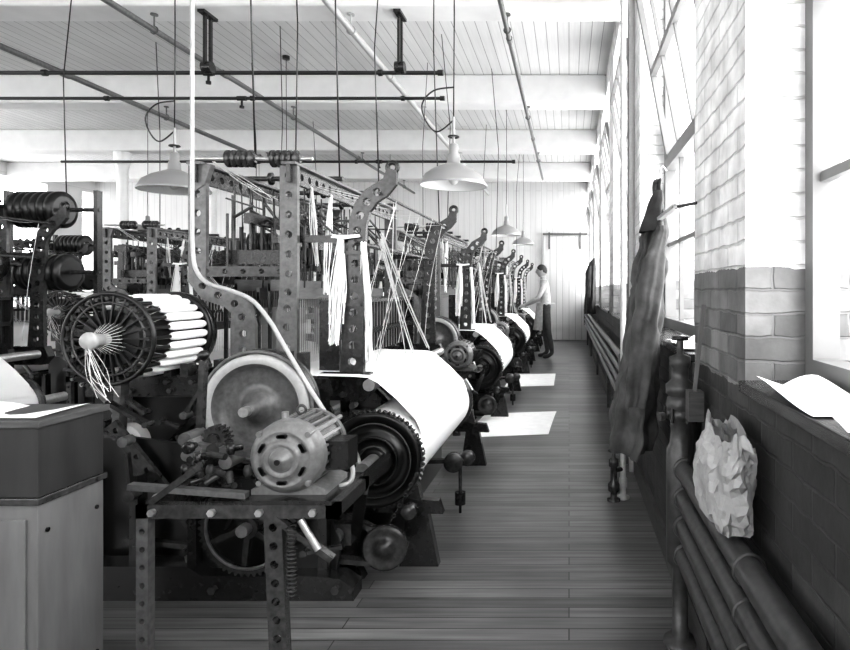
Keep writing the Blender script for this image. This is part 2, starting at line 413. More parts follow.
b=MB()
for y in (2.78,4.36):
    f=XZ(y)
    b.prism([(-2.22,.90),(-1.12,.86),(-1.10,.78),(-2.22,.78)],f,.05,M_iron)
    for xc,w in ((-2.12,.12),(-1.62,.09),(-1.17,.11)):
        b.prism([(xc-w/2,.80),(xc+w/2,.80),(xc+w*.35,.35),(xc+w*.8,.04),(xc+w*1.0,0),(xc-w*1.0,0),(xc-w*.8,.04),(xc-w*.35,.35)],f,.045,M_iron)
    b.prism([(-2.1,.33),(-.95,.33),(-.60,.30),(-.58,.24),(-.95,.25),(-2.1,.25)],f,.045,M_iron)
    b.prism([(-1.15,.33),(-.93,.33),(-.90,.44),(-.96,.47),(-1.15,.60)],f,.06,M_iron)
    b.prism([(-.80,.33),(-.68,.30),(-.70,.40),(-.78,.42)],f,.05,M_mid)
    b.bar((-2.05,y,.35),(-1.65,y,.75),.05,.03,M_iron,up=(0,1,0)); b.bar((-1.2,y,.35),(-1.6,y,.75),.05,.03,M_iron,up=(0,1,0))
    b.prism([(-.74,.30),(-.66,.30),(-.60,0),(-.78,0)],f,.05,M_iron)
    for q in range(14):
        xx=U(-2.15,-1.15); zz=U(.80,.86); b.cyl((xx,y-.045,zz),(xx,y-.02,zz),.012,M_mid,6)
for xx,zz,w,h in ((-2.15,.93,.12,.08),(-2.05,.29,.06,.08),(-1.2,.29,.06,.08),(-1.62,.35,.05,.1)):
    b.box(xx-w/2,xx+w/2,2.72,4.42,zz-h/2,zz+h/2,M_iron)
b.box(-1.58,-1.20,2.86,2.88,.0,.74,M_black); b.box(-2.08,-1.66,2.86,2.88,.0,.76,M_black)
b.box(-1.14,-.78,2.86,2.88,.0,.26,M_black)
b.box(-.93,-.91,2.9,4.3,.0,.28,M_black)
part(b,'side_frame')

b=MB(); bx,bz=-.87,.51
b.cyl((bx,2.52,bz),(bx,4.5,bz),.032,M_steel,16)
b.cyl((bx,2.74,bz),(bx,4.08,bz),.192,M_yarn,48)
prof=[(.035,0),(.05,0),(.055,.02),(.085,.025),(.09,.012),(.12,.012),(.125,.024),(.16,.024),(.165,.008),(.185,.008),(.19,.0),(.21,.0),(.213,.01),(.213,.04),(.20,.05),(.03,.05)]
b.lathe((bx,2.665,bz),(0,1,0),prof,M_black,48)
b.gear((bx,2.685,bz),.225,60,.022,M_iron,.86,0,.05)
b.torus((bx,2.668,bz),(0,1,0),.165,.005,M_mid,40,6); b.torus((bx,2.664,bz),(0,1,0),.105,.005,M_iron,30,6); b.torus((bx,2.662,bz),(0,1,0),.065,.006,M_mid,30,6)
b.lathe((bx,4.08,bz),(0,1,0),[(.03,0),(.21,0),(.213,.01),(.213,.035),(.03,.05)],M_mid,48)
part(b,'warp_beam')

b=MB()
path=[(-.688,.60),(-.715,.665),(-.80,.755),(-.895,.838),(-.94,.86),(-1.0,.865),(-1.2,.87),(-1.45,.885),(-1.72,.92),(-2.14,.985),(-2.205,.97),(-2.215,.90),(-2.1,.6)]
b.grid(lambda u,v:(path[round(u*(len(path)-1))][0],2.80+1.25*v,path[round(u*(len(path)-1))][1]),len(path)-1,2,M_cloth)
b.cyl((-.935,2.80,.825),(-.935,4.36,.825),.028,M_steel,16)
b.cyl((-2.08,2.8,.55),(-2.08,4.1,.55),.09,M_yarn,28)
part(b,'warp_sheet')

b=MB()
for y in (2.94,4.5):
    g=[(-1.065,.74),(-1.063,.80),(-1.06,.88),(-1.057,.96),(-1.055,1.04),(-1.053,1.12),(-1.05,1.20),(-1.047,1.28),(-1.044,1.36),(-1.04,1.44),(-1.036,1.52),(-1.03,1.60),(-1.01,1.67),(-.965,1.73),(-.91,1.765),(-.875,1.80),(-.865,1.86)]
    w=[.15,.13,.115,.11,.10,.095,.092,.09,.088,.085,.085,.085,.085,.085,.08,.07,.05]
    b.perf(g,w,.03,.020,XZ(y),M_mid,skip=(0,14,15))
    b.torus((-.865,y,1.87),(0,1,0),.025,.012,M_iron,16,8)
    b.prism([(-1.21,.87),(-.96,.87),(-.93,.80),(-.98,.74),(-1.19,.74)],XZ(y-.03),.06,M_iron)
    for q in ((-1.15,.83),(-1.0,.83),(-1.08,.77)): b.cyl((q[0],y-.08,q[1]),(q[0],y-.05,q[1]),.016,M_mid,6)
    b.bar((-1.04,y,1.52),(-1.34,y,1.52),.035,.02,M_iron)
    for zz in (.95,1.2,1.45): b.box(-1.09,-1.01,y-.03,y+.03,zz-.008,zz+.008,M_mid)
b.cyl((-1.04,2.88,1.50),(-1.04,4.6,1.50),.012,M_mid,10)
b.cyl((-.92,2.9,1.74),(-.92,4.55,1.74),.008,M_mid,8)
b.box(-1.24,-1.14,3.0,4.4,1.02,1.05,M_iron); b.box(-1.24,-1.14,3.0,4.4,1.20,1.22,M_iron)
for i in range(70):
    yy=3.02+i*.0198; b.box(-1.2,-1.19,yy,yy+.003,.90,1.2,M_mid if i%3 else M_steel)
for yy in (3.0,4.4): b.box(-1.24,-1.14,yy-.02,yy,.80,1.22,M_iron)
part(b,'gooseneck_post')

b=MB()
for xx in (-1.34,-1.79):
    b.perf(seg((2.86,1.83),(4.6,1.83),20),.085,.02,.018,YZ(xx),M_mid)
    b.box(xx-.035,xx+.035,2.86,4.6,1.872,1.884,M_grey)
for y in (2.90,4.54):
    f=XZ(y)
    b.perf(seg((-1.79,1.87),(-1.79,1.32),6)+[(-1.74,1.26),(-1.64,1.23),(-1.58,1.18)]+seg((-1.57,1.10),(-1.57,.86),3),[.085]*7+[.09,.09,.10]+[.12]*4,.025,.018,f,M_grey)
    b.perf(seg((-1.35,1.87),(-1.35,1.30),6)+[(-1.355,1.22)]+seg((-1.36,1.14),(-1.36,.84),3),[.085]*8+[.10]*4,.025,.018,f,M_grey)
    b.prism([(-1.82,1.875),(-1.72,1.875),(-1.75,1.78),(-1.83,1.72)],f,.035,M_grey)
    b.perf(seg((-1.79,1.36),(-1.35,1.36),5),.05,.02,.013,f,M_mid)
b.cyl((-1.86,2.95,1.915),(-1.26,2.95,1.915),.010,M_steel,10)
for x0 in (-1.68,-1.46):
    for k in range(5):
        b.lathe((x0+.028*k,2.95,1.915),(1,0,0),[(.02,0),(.042,.002),(.042,.014),(.02,.02),(.02,.028)],M_mid,20)
for y in (3.4,3.9,4.45):
    b.cyl((-1.84,y,1.90),(-1.28,y,1.90),.014,M_mid,10)
    for k in range(4): b.lathe((-1.7+.09*k,y,1.90),(1,0,0),[(.016,0),(.035,.005),(.035,.02),(.016,.025)],M_iron,16)
for i in range(44):
    y=3.0+i*.035; X=U(-1.72,-1.42)
    b.bar((X,y,U(1.62,1.78)),(X+U(.06,.22),y,U(1.55,1.76)),U(.018,.035),.008,random.choice([M_iron,M_mid,M_black,M_grey]),up=(0,1,0))
    b.cyl((X,y,U(1.3,1.45)),(X,y,U(1.6,1.75)),U(.004,.009),random.choice([M_iron,M_mid,M_black]),6)
for i in range(10):
    y=3.05+i*.15; x=random.choice([-1.70,-1.60,-1.48])
    b.cyl((x,y,1.38),(x,y,1.52),U(.018,.03),M_black,10); b.cyl((x,y,1.52),(x,y,1.8),.005,M_mid,6)
b.box(-1.75,-1.40,3.02,3.05,1.40,1.47,M_iron); b.box(-1.75,-1.40,3.6,3.63,1.40,1.47,M_iron); b.box(-1.60,-1.56,2.95,4.5,1.60,1.65,M_iron); b.box(-1.46,-1.43,2.95,4.5,1.50,1.54,M_iron)
part(b,'harness_arch')

b=MB()
for k in range(7):
    X=-1.72+.055*k
    dz=.05*math.sin(k*2.1)
    b.box(X-.008,X+.008,3.0,4.46,1.22+dz,1.28+dz,M_wood); b.box(X-.008,X+.008,3.0,4.46,.70+dz,.73+dz,M_wood)
    for e in (3.0,4.45): b.box(X-.006,X+.006,e,e+.015,.7+dz,1.26+dz,M_mid)
    for i in range(56):
        y=3.03+i*.0255; b.tube([(X,y,.73+dz),(X,y,1.22+dz)],.0018,M_heddle if k<5 else M_thread,3)
    for y in (3.15,3.5,3.95,4.3):
        b.tube([(X,y,1.26+dz),(X+.01,y,1.5),(X,y,1.80)],.004,M_black,4)
        b.cyl((X,y,1.42),(X,y,1.60),.011,M_iron if k%2 else M_black,8)
b.box(-1.93,-1.83,2.86,4.5,.86,.93,M_wood); b.box(-1.90,-1.86,2.9,4.46,1.06,1.10,M_wood)
for i in range(90): b.box(-1.885,-1.878,2.98+i*.0155,2.981+i*.0155,.93,1.06,M_steel)
for y in (2.95,4.4):
    b.bar((-1.9,y,.10),(-1.88,y,.90),.05,.04,M_iron,up=(0,1,0))
    b.box(-1.96,-1.80,y-.16,y+.05,.93,.96,M_mid)
part(b,'heddle_shafts')

b=MB()
b.cyl((-1.5,2.35,.62),(-1.5,4.6,.62),.022,M_steel,12); b.cyl((-1.72,2.5,.40),(-1.72,4.6,.40),.02,M_steel,12)
b.gear((-1.5,2.66,.62),.13,32,.03,M_mid,.7,4); b.gear((-1.73,2.66,.40),.20,48,.03,M_iron,.78,6)
b.gear((-1.30,2.60,.36),.22,52,.035,M_iron,.80,6,.04)
# large drive wheel behind the motor legs
b.gear((-1.30,2.44,.31),.20,48,.035,M_mid,.86,6,.045)
b.torus((-1.30,2.42,.31),(0,1,0),.165,.007,M_grey,48,6)
b.gear((-1.02,2.62,.36),.07,20,.03,M_mid,.6,4,.02)
b.cyl((-1.30,2.38,.31),(-1.30,2.8,.31),.025,M_steel,12)
for y in (3.0,3.3,3.7,4.1): b.lathe((-1.72,y,.40),(0,1,0),[(.03,0),(.11,.0),(.11,.03),(.03,.03)],M_iron,20)
for y in (3.0,4.25):
    b.bar((-1.5,y,.62),(-1.88,y,.80),.04,.03,M_mid,up=(0,1,0))
b.bar((-1.02,2.64,.30),(-.70,2.60,.16),.04,.022,M_mid,up=(0,1,0))
b.lathe((-.79,2.545,.165),(0,1,0),[(.0,0),(.03,0),(.035,.018),(.07,.02),(.085,.012),(.095,.015),(.095,.05),(.03,.055)],M_mid,28)
b.lathe((-.70,2.60,.30),(0,1,0),[(.0,0),(.025,0),(.034,.01),(.034,.05),(.0,.055)],M_mid,20)
b.bar((-.92,3.42,.29),(-.60,3.42,.30),.035,.022,M_mid,up=(0,1,0))
b.lathe((-.65,3.35,.30),(0,1,0),[(.0,0),(.045,0),(.055,.012),(.055,.05),(.0,.06)],M_mid,20)
b.lathe((-.58,3.40,.31),(0,1,0),[(.0,0),(.03,0),(.042,.012),(.042,.05),(.0,.06)],M_mid,20)
b.cyl((-.62,3.42,.28),(-.62,3.42,.12),.010,M_mid,8); b.cyl((-.62,3.42,.12),(-.62,3.42,.05),.03,M_iron,14)
b.cyl((-.62,3.42,.05),(-.62,3.42,0),.008,M_iron,8)
b.cyl((-.95,3.42,.29),(-.95,4.3,.29),.02,M_iron,10)
b.prism([(-1.12,.30),(-.98,.30),(-.93,.46),(-.99,.60),(-1.10,.58)],XZ(2.66),.05,M_iron)
b.prism([(-1.14,.0),(-.90,.0),(-.94,.08),(-.98,.30),(-1.08,.30),(-1.10,.08)],XZ(2.66),.05,M_iron)
b.box(-1.05,-.93,2.56,2.64,.18,.27,M_mid); b.cyl((-.99,2.53,.225),(-.99,2.56,.225),.03,M_grey,14)
b.perf(seg((-1.12,.52),(-1.0,.14),6),.05,.02,.012,XZ(2.60),M_mid)
b.perf(seg((-1.95,.70),(-1.55,.20),9),.05,.02,.012,XZ(2.56),M_mid)
b.bar((-1.9,2.58,.20),(-.85,2.58,.10),.045,.02,M_mid,up=(0,1,0))
# heavy cast base of the drive end: plinth, web and ribs
b.prism([(-2.1,0),(-.88,0),(-.88,.05),(-.94,.09),(-1.06,.10),(-1.5,.10),(-1.56,.14),(-2.1,.14)],XZ(2.50),.10,M_iron)
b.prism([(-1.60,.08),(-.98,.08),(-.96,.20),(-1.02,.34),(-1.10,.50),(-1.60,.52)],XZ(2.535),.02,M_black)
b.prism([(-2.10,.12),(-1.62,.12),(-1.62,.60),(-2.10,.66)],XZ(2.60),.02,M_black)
for xx in (-1.56,-1.80,-2.05,-1.02): b.prism([(xx-.02,.05),(xx+.02,.05),(xx+.015,.5),(xx-.015,.5)],XZ(2.51),.06,M_iron)
for xx in (-2.0,-1.75,-1.45,-1.2,-.95): b.cyl((xx,2.43,.05),(xx,2.45,.05),.018,M_mid,6)
for i in range(30):
    x=U(-2.1,-1.05); y=U(2.42,2.50) if i%2 else U(2.62,2.74); z=U(.15,.75)
    b.bar((x,y,z),(x+U(-.18,.18),y+U(-.01,.01),max(.03,z+U(-.2,.22))),U(.018,.036),.014,random.choice([M_iron,M_mid,M_iron,M_mid,M_grey]),up=(0,1,0))
    b.cyl((x,y-.02,z),(x,y+.03,z),U(.012,.026),random.choice([M_mid,M_grey]),10)
for i in range(12):
    x=U(-1.3,-.98); y=U(2.70,2.76); z=U(.1,.75)
    b.cyl((x,y-.03,z),(x,y+.02,z),U(.01,.025),M_mid,8)
b.bar((-2.0,2.62,.12),(-1.94,2.62,1.05),.05,.03,M_wood,up=(0,1,0))
b.cyl((-1.15,2.72,.55),(-1.15,2.5,.55),.03,M_mid,12)
b.tube([(-.95,2.58,.60),(-.92,2.57,.58),(-.90,2.57,.50),(-.96,2.58,.44)],.012,M_steel,8,4)
b.cyl((-1.02,2.62,.62),(-.93,2.56,.62),.012,M_steel,8); b.ball((-.93,2.55,.62),.022,M_steel)
for i in range(12):
    x=-2.05+.075*i; b.box(x,x+.035,2.70,2.76,.88,.88+U(.03,.12),random.choice([M_iron,M_mid]))
part(b,'gearing')

b=MB()
cp=[]
for i in range(9): 
    th=math.radians(75-i*9); cp.append(Vector((bx+.228*math.cos(th),2.655,bz+.228*math.sin(th))))
for i in range(15): cp.append(Vector((-.648-.012*i,2.65-.002*i,.50-.022*i)))
for i,p in enumerate(cp):
    d=(cp[min(i+1,len(cp)-1)]-cp[max(i-1,0)]).normalized()
    _,u,v=frame(d); ax=u if i%2 else v
    b.torus(p,ax,.008,.003,M_mid,10,5)
part(b,'chain')

b=MB(); cx,cz=-1.88,1.07
for y,rr in ((2.45,.186),(2.84,.180)):
    b.torus((cx,y,cz),(0,1,0),rr,.009,M_black,40,8); b.torus((cx,y,cz),(0,1,0),rr*.80,.006,M_mid,40,6)
    b.cyl((cx,y-.012,cz),(cx,y+.012,cz),.055,M_iron,20)
    for i in range(22):
        th=i*math.tau/22; b.bar((cx+.04*math.cos(th),y,cz+.04*math.sin(th)),(cx+rr*math.cos(th),y,cz+rr*math.sin(th)),.012,.006,M_black,up=(0,1,0))
b.cyl((cx,2.35,cz),(cx,2.95,cz),.022,M_mid,12)
b.cyl((cx,2.46,cz),(cx,2.83,cz),.12,M_black,24)
b.lathe((cx,2.34,cz),(0,1,0),[(.0,0),(.032,0),(.036,.01),(.030,.03),(.022,.08),(.024,.11)],M_pale,20)
for i in range(24):
    th=i*math.tau/24; X=cx+.165*math.cos(th); Z=cz+.165*math.sin(th)
    b.cyl((X,2.44,Z),(X,2.85,Z),.008,M_black,8)
    b.lathe((X,2.58,Z),(0,1,0),[(.009,0),(.016,.015),(.0185,.04),(.0185,.22),(.016,.24),(.012,.25)],M_yarn,10)
    b.tube([(X,2.60,Z),(cx+.03*math.cos(th),2.40,cz+.03*math.sin(th))],.0012,M_thread,3)
b.lathe((cx,2.85,cz),(0,1,0),[(.188,0),(.192,.005),(.192,.03),(.05,.03)],M_iron,40)
b.bar((cx,2.9,cz),(cx+.02,2.9,.85),.10,.05,M_iron,up=(0,1,0))
b.bar((cx+.1,2.9,cz-.1),(cx+.2,2.8,.86),.05,.03,M_mid,up=(0,1,0))
b.strands((cx,2.35,cz-.02),(cx+.05,2.36,cz-.22),10,.012,.04,M_thread,.0014,.03)
part(b,'bobbin_battery')

b=MB()
b.box(-1.46,-.78,2.02,2.06,.50,.545,M_mid); b.box(-1.46,-.78,2.30,2.34,.50,.545,M_iron)
b.box(-1.10,-.80,2.02,2.34,.545,.56,M_iron)
b.box(-1.46,-1.42,2.02,2.34,.50,.545,M_mid); b.box(-.82,-.78,2.02,2.7,.50,.545,M_iron)
b.box(-1.45,-1.41,2.34,2.76,.50,.545,M_iron)
b.perf(seg((-1.44,.545),(-1.44,.0),9),.04,.035,.010,XZ(2.04),M_grey); b.perf(seg((-1.0,.50),(-.98,0),8),.06,.035,.014,XZ(2.04),M_mid)
b.bar((-1.44,2.32,.50),(-1.44,2.76,.2),.04,.04,M_iron,up=(1,0,0)); b.bar((-.80,2.32,.50),(-.96,2.70,.16),.045,.04,M_iron,up=(1,0,0))
b.bar((-1.43,2.05,.54),(-1.27,2.05,.66),.035,.02,M_mid,up=(0,1,0)); b.bar((-1.50,2.05,.60),(-1.10,2.05,.57),.03,.02,M_grey,up=(0,1,0))
b.cyl((-.90,2.01,.50),(-.84,2.01,.40),.012,M_steel,8)
b.bar((-.99,2.03,.50),(-.80,2.03,.36),.03,.02,M_mid,up=(0,1,0))
# deep web hanging under the platform
b.prism([(-1.42,.50),(-.80,.50),(-.84,.44),(-.96,.42),(-1.30,.44),(-1.42,.40)],XZ(2.30),.02,M_iron)
sp=[(-.93+.016*math.cos(t*1.2),2.01+.016*math.sin(t*1.2),.48-.0026*t) for t in range(90)]
b.tube(sp,.003,M_mid,5)
for xx in (-1.40,-1.2,-1.04,-.86): b.cyl((xx,2.005,.522),(xx,2.02,.522),.013,M_steel,6)
for i in range(10):
    x=U(-1.42,-1.12); z=U(.56,.70); b.cyl((x,2.1,z),(x+U(-.08,.08),2.12,z+U(-.05,.05)),.012,M_mid,8)
for i in range(10):
    x=U(-1.40,-1.15); z=U(.57,.72); b.lathe((x,U(2.10,2.25),z),(random.choice([0,1]),1,0),[(0,0),(.012,0),(.022,.006),(.022,.02),(.012,.024),(.012,.05)],random.choice([M_mid,M_grey,M_iron]),12)
part(b,'motor_stand')

b=MB(); mx,mz=-.972,.695
b.lathe((mx,2.0,mz),(0,1,0),[(0,0),(.018,0),(.02,.008),(.034,.010),(.038,.02),(.042,.026),(.046,.024),(.055,.018),(.062,.022),(.066,.030),(.088,.036),(.092,.032),(.098,.034),(.112,.046),(.122,.060),(.125,.07),(.128,.10)],M_motor,48)
b.lathe((mx,2.10,mz),(0,1,0),[(.12,0),(.12,.16)],M_mid,40)
b.lathe((mx,2.26,mz),(0,1,0),[(.128,0),(.125,.03),(.10,.07),(.05,.09),(.02,.095)],M_motor,40)
b.cyl((mx,2.33,mz),(mx,2.48,mz),.014,M_steel,12)
b.cyl((mx,1.995,mz),(mx,2.001,mz),.010,M_black,14)
for i in range(6):
    th=(i+.5)*math.tau/6
    for j in range(-2,3):
        t2=th+j*.07; c=(mx+.079*math.cos(t2),2.026,mz+.079*math.sin(t2)); b.cyl(c,(c[0],2.036,c[2]),.007,M_black,8)
for i in range(4):
    th=(i+.5)*math.tau/4; c=(mx+.118*math.cos(th),2.038,mz+.118*math.sin(th)); b.cyl(c,(c[0],2.33,c[2]),.010,M_motor,8)
for i in range(26):
    th=i*math.tau/26; b.bar((mx+.122*math.cos(th),2.10,mz+.122*math.sin(th)),(mx+.122*math.cos(th),2.26,mz+.122*math.sin(th)),.010,.008,M_motor,up=(math.cos(th),0,math.sin(th)))
b.prism([(mx-.13,.56),(mx+.13,.56),(mx+.13,.578),(mx+.07,.60),(mx-.07,.60),(mx-.13,.578)],XZ(2.18),.2,M_motor)
b.box(mx+.11,mx+.19,2.12,2.22,mz-.06,mz+.04,M_iron)
b.torus((mx,2.18,mz+.14),(0,1,0),.016,.005,M_mid,14,6)
b.cyl((mx-.03,2.12,mz+.11),(mx-.03,2.12,mz+.145),.012,M_steel,10)
part(b,'motor')

b=MB(); px_,pz=-1.25,.80
b.lathe((px_,2.33,pz),(0,1,0),[(0,0),(.022,0),(.028,.01),(.03,.05),(.06,.06),(.065,.08),(.10,.088),(.105,.084),(.15,.10),(.165,.07),(.176,.058)],M_grey,56,caps=False)
b.lathe((px_,2.33,pz),(0,1,0),[(.176,.058),(.185,.055),(.20,.055),(.212,.06),(.214,.14),(.17,.15)],M_pale,56,caps=False)
b.torus((px_,2.40,pz),(0,1,0),.222,.008,M_grey,60,8); b.torus((px_,2.46,pz),(0,1,0),.222,.009,M_mid,60,8)
b.lathe((px_,2.40,pz),(0,1,0),[(.226,0),(.226,.07)],M_iron,56,caps=False)
b.cyl((px_,2.30,pz),(px_,2.75,pz),.02,M_steel,12)
b.gear((px_-.08,2.27,pz-.09),.05,16,.05,M_mid,.5,4,.02)
b.bar((px_-.08,2.27,pz-.1),(px_-.12,2.27,.56),.04,.03,M_mid,up=(0,1,0))
for i in range(7):
    x=U(-1.42,-1.22); z=U(.60,.74); b.cyl((x,2.20,z),(x,2.30,z),U(.012,.026),random.choice([M_mid,M_grey,M_steel]),10)
b.bar((-1.42,2.3,.58),(-1.40,2.3,1.0),.03,.02,M_mid,up=(0,1,0)); b.ball((-1.40,2.3,1.02),.02,M_black)
b.bar((-1.40,2.22,.70),(-1.16,2.22,.66),.03,.02,M_grey,up=(0,1,0))
part(b,'clutch_pulley')

b=MB()
b.strands((-1.10,2.90,1.53),(-1.13,2.88,1.02),34,.012,.025,M_yarn,.003,.02)
b.strands((-1.10,2.90,1.45),(-1.12,2.89,1.12),14,.012,.035,M_yarn,.004,.02)
b.strands((-1.00,2.92,1.50),(-.98,2.95,.92),20,.012,.018,M_yarn,.003,.02)
b.strands((-1.02,2.90,1.53),(-1.14,2.90,1.53),10,.012,.012,M_yarn,.005,.01)
b.strands((-.93,2.95,1.52),(-.95,3.6,.90),4,.01,.03,M_thread,.003,.01)
b.strands((-.92,2.95,1.55),(-.95,4.0,.88),4,.01,.03,M_thread,.003,.01)
b.strands((-1.33,3.1,1.80),(-1.30,3.1,1.40),8,.010,.014,M_thread,.0025,.02)
b.strands((-1.33,3.35,1.80),(-1.34,3.3,1.25),9,.010,.012,M_yarn,.003,.02)
b.strands((-1.75,2.95,1.9),(-1.45,2.95,1.72),4,.01,.02,M_thread,.002,.06)
for i in range(7):
    y=U(3.0,4.4); b.strands((-1.34,y,1.82),(-.93,y+U(-.1,.1),1.74),1,.01,.01,M_thread,.002,.05)
    b.strands((-.92,y,1.74),(-1.2+U(-.1,.2),y+U(-.1,.1),.90),1,.02,.03,M_thread,.002,.03)
part(b,'hanging_threads')

b=MB()
b.tube([(-1.57,2.5,H-.002),(-1.57,2.5,2.5),(-1.57,2.5,1.60),(-1.568,2.5,1.46),(-1.55,2.49,1.36),(-1.49,2.47,1.30),(-1.38,2.44,1.27),(-1.28,2.42,1.23),(-1.20,2.40,1.15),(-1.13,2.38,1.05),(-1.02,2.34,.90),(-.93,2.30,.79),(-.865,2.24,.70),(-.80,2.20,.64),(-.79,2.18,.58),(-.83,2.17,.56)],.0085,M_pale,10,5)
part(b,'conduit')
b=MB()
for z,x in ((1.98,-1.05),(1.52,-1.0)):
    for k in range(6): b.lathe((x-.24+.055*k,4.62,z-.12),(1,0,0),[(.10,0),(.135,.006),(.135,.04),(.10,.05)],M_black,24)
b.cyl((-1.4,4.62,1.86),(-.7,4.62,1.86),.015,M_mid); b.cyl((-1.4,4.62,1.4),(-.7,4.62,1.4),.015,M_mid)
b.bar((-.72,4.62,.3),(-.72,4.62,2.0),.05,.03,M_iron); b.bar((-1.38,4.62,.3),(-1.38,4.62,2.0),.05,.03,M_iron)
b.cyl((-.72,4.62,.3),(-.72,4.62,0),.03,M_iron);b.cyl((-1.38,4.62,.3),(-1.38,4.62,0),.03,M_iron)
drums=('yarn_drums',b.mesh('yarn_drums',ORG))
b=MB()
b.box(-2.05,-1.85,3.3,4.5,1.05,1.10,M_iron)
for y in (3.35,4.4): b.box(-2.0,-1.9,y-.03,y+.03,.85,1.75,M_iron)
b.box(-2.03,-1.87,3.3,4.5,1.68,1.74,M_iron)
for i in range(22):
    y=3.42+i*.044; b.cyl((-1.95+U(-.04,.04),y,1.10),(-1.95+U(-.04,.04),y,1.70),U(.006,.014),random.choice([M_iron,M_mid,M_black]),6)
for i in range(5): b.lathe((-1.95,3.5+i*.2,1.42),(0,1,0),[(.03,0),(.10,.01),(.10,.07),(.03,.08)],random.choice([M_black,M_iron]),18)
for i in range(3): b.lathe((-1.20,3.25+i*.45,1.45),(1,0,0),[(.04,0),(.12,.01),(.12,.16),(.04,.17)],random.choice([M_black,M_iron]),18); b.cyl((-1.25,3.25+i*.45,1.45),(-1.0,3.25+i*.45,1.45),.02,M_mid,8)
b.cyl((-1.10,3.0,1.45),(-1.10,4.4,1.45),.02,M_mid,8)
dobby=('dobby_head',b.mesh('dobby_head',ORG))

def loom(dx,dy,extra=False,skip=()):
    e=empty('power_loom',(ORG[0]+dx,ORG[1]+dy,0))
    for n,me in parts+([drums,dobby] if extra else []):
        if n in skip: continue
        o=bpy.data.objects.new(n,me); o.parent=e; COL.objects.link(o)
    return e
for k in range(4): loom(0,3.2*k,skip=() if k==0 else ('conduit',) )
for k in range(4): loom(-2.75,3.2*k-.2,extra=True,skip=('conduit',))
for k in range(1,4): loom(-5.4,3.2*k+.1,extra=True,skip=('conduit','chain'))

b=MB()
for x,y,z in ((-1.62,3.1,1.9),(-1.30,3.4,1.9),(-1.78,3.9,1.9),(-1.36,4.3,1.9),(-.93,4.3,1.75),(-1.3,6.4,1.9),(-1.75,7.2,1.9),(-.9,7.4,1.75),(-1.4,9.9,1.9),(-.92,10.6,1.75),(-4.1,4.9,1.9),(-4.5,6.6,1.9),(-3.75,7.2,1.8),(-4.1,9.7,1.9),(-3.0,6.2,1.9),(-2.9,9.2,1.9)):
    b.tube([(x,y,z),(x+U(-.05,.05),y,3.0),(x+U(-.08,.08),y,H-.002)],.0045,M_black,5)
b.obj('drop_cords')

# ------------------------------------------------------------------ cabinet at lower left
b=MB()
X0,X1,Y0,Y1=-2.03,-1.505,1.70,1.94
b.box(X0,X1,Y0,Y1,.05,.66,M_lwood); b.box(X0+.02,X1-.02,Y0+.02,Y1-.02,0,.05,M_dwood)
b.box(X0-.008,X1+.008,Y0-.008,Y1+.008,.66,.68,M_mid)
b.box(X0,X1,Y0,Y1,.68,.88,M_dwood); b.box(X0-.012,X1+.012,Y0-.012,Y1+.012,.88,.90,M_wood)
b.box(X0+.03,X1-.03,Y0-.008,Y0,.09,.62,M_lwood); b.cyl((-1.7,Y0-.03,.78),(-1.7,Y0,.78),.018,M_steel,12)
for z in (.12,.58): 
    for y in (Y0+.03,Y1-.03): b.cyl((X1,y,z),(X1+.004,y,z),.007,M_iron,8)
b.grid(lambda u,v:(X0+.12+.38*u,Y0+.02+.2*v,.903+.01*math.sin(u*7)*v),12,3,M_paper)
b.obj('tool_cabinet',bevel=.003)

# ------------------------------------------------------------------ right wall things
b=MB()
for i,z in enumerate((.64,.54,.44,.34)):
    b.cyl((.405,-2.2,z),(.405,2.16,z),.034,M_pipe,18)
    b.torus((.405,2.10,z),(0,1,0),.034,.008,M_pipe,20,6); b.torus((.405,1.35,z),(0,1,0),.034,.006,M_pipe,20,6)
b.lathe((.40,2.16,0),(0,0,1),[(.06,0),(.06,.015),(.028,.02),(.028,.27),(.05,.30),(.05,.70),(.038,.72),(.034,.76),(.036,.80),(.05,.81),(.05,.84),(.032,.85),(.03,.88),(.052,.90),(.052,.93),(.03,.95),(.03,.99),(.038,1.0),(.038,1.03),(.012,1.04),(.012,1.09)],M_pipe,24)
b.cyl((.34,2.14,.82),(.32,2.13,.82),.014,M_pipe,10); b.ball((.40,2.16,.86),.052,M_pipe,14)
b.lathe((.40,2.16,1.09),(0,0,1),[(.012,0),(.03,.0),(.03,.014),(.01,.016)],M_iron,16)
for i in range(6): b.cyl((.40+.055*math.cos(i),2.16+.055*math.sin(i),.80),(.40+.055*math.cos(i),2.16+.055*math.sin(i),.85),.007,M_mid,6)
for y in (-1.5,.2,1.9): b.box(.44,.462,y-.02,y+.02,0,.68,M_iron)
b.obj('heating_pipes')
b=MB()
for z in (.78,.68,.58,.48):
    b.cyl((.385,4.25,z),(.385,14.2,z),.026,M_grey,14)
b.cyl((.385,4.25,.44),(.385,4.25,.82),.036,M_grey,14); b.cyl((.385,14.2,.44),(.385,14.2,.82),.036,M_grey,14)
for y in (4.4,6.5,9,11.5,13.8): b.box(.41,.44,y-.015,y+.015,0,.82,M_pipe)
b.obj('wall_pipe_coil')
b=MB()
b.lathe((.33,3.66,0),(0,0,1),[(.04,0),(.04,.012),(.018,.016),(.018,.06),(.026,.07),(.026,.12),(.018,.13),(.018,H-.002)],M_pale,14)
b.lathe((.27,3.62,0),(0,0,1),[(.04,0),(.04,.012),(.02,.016),(.02,.05),(.034,.06),(.036,.10),(.02,.12),(.02,.20),(.03,.21),(.03,.25),(.012,.26),(.01,.30)],M_mid,14)
b.cyl((.27,3.62,.18),(.33,3.66,.18),.014,M_mid,10); b.torus((.27,3.62,.30),(0,0,1),.03,.005,M_mid,16,6)
b.obj('riser_pipe')
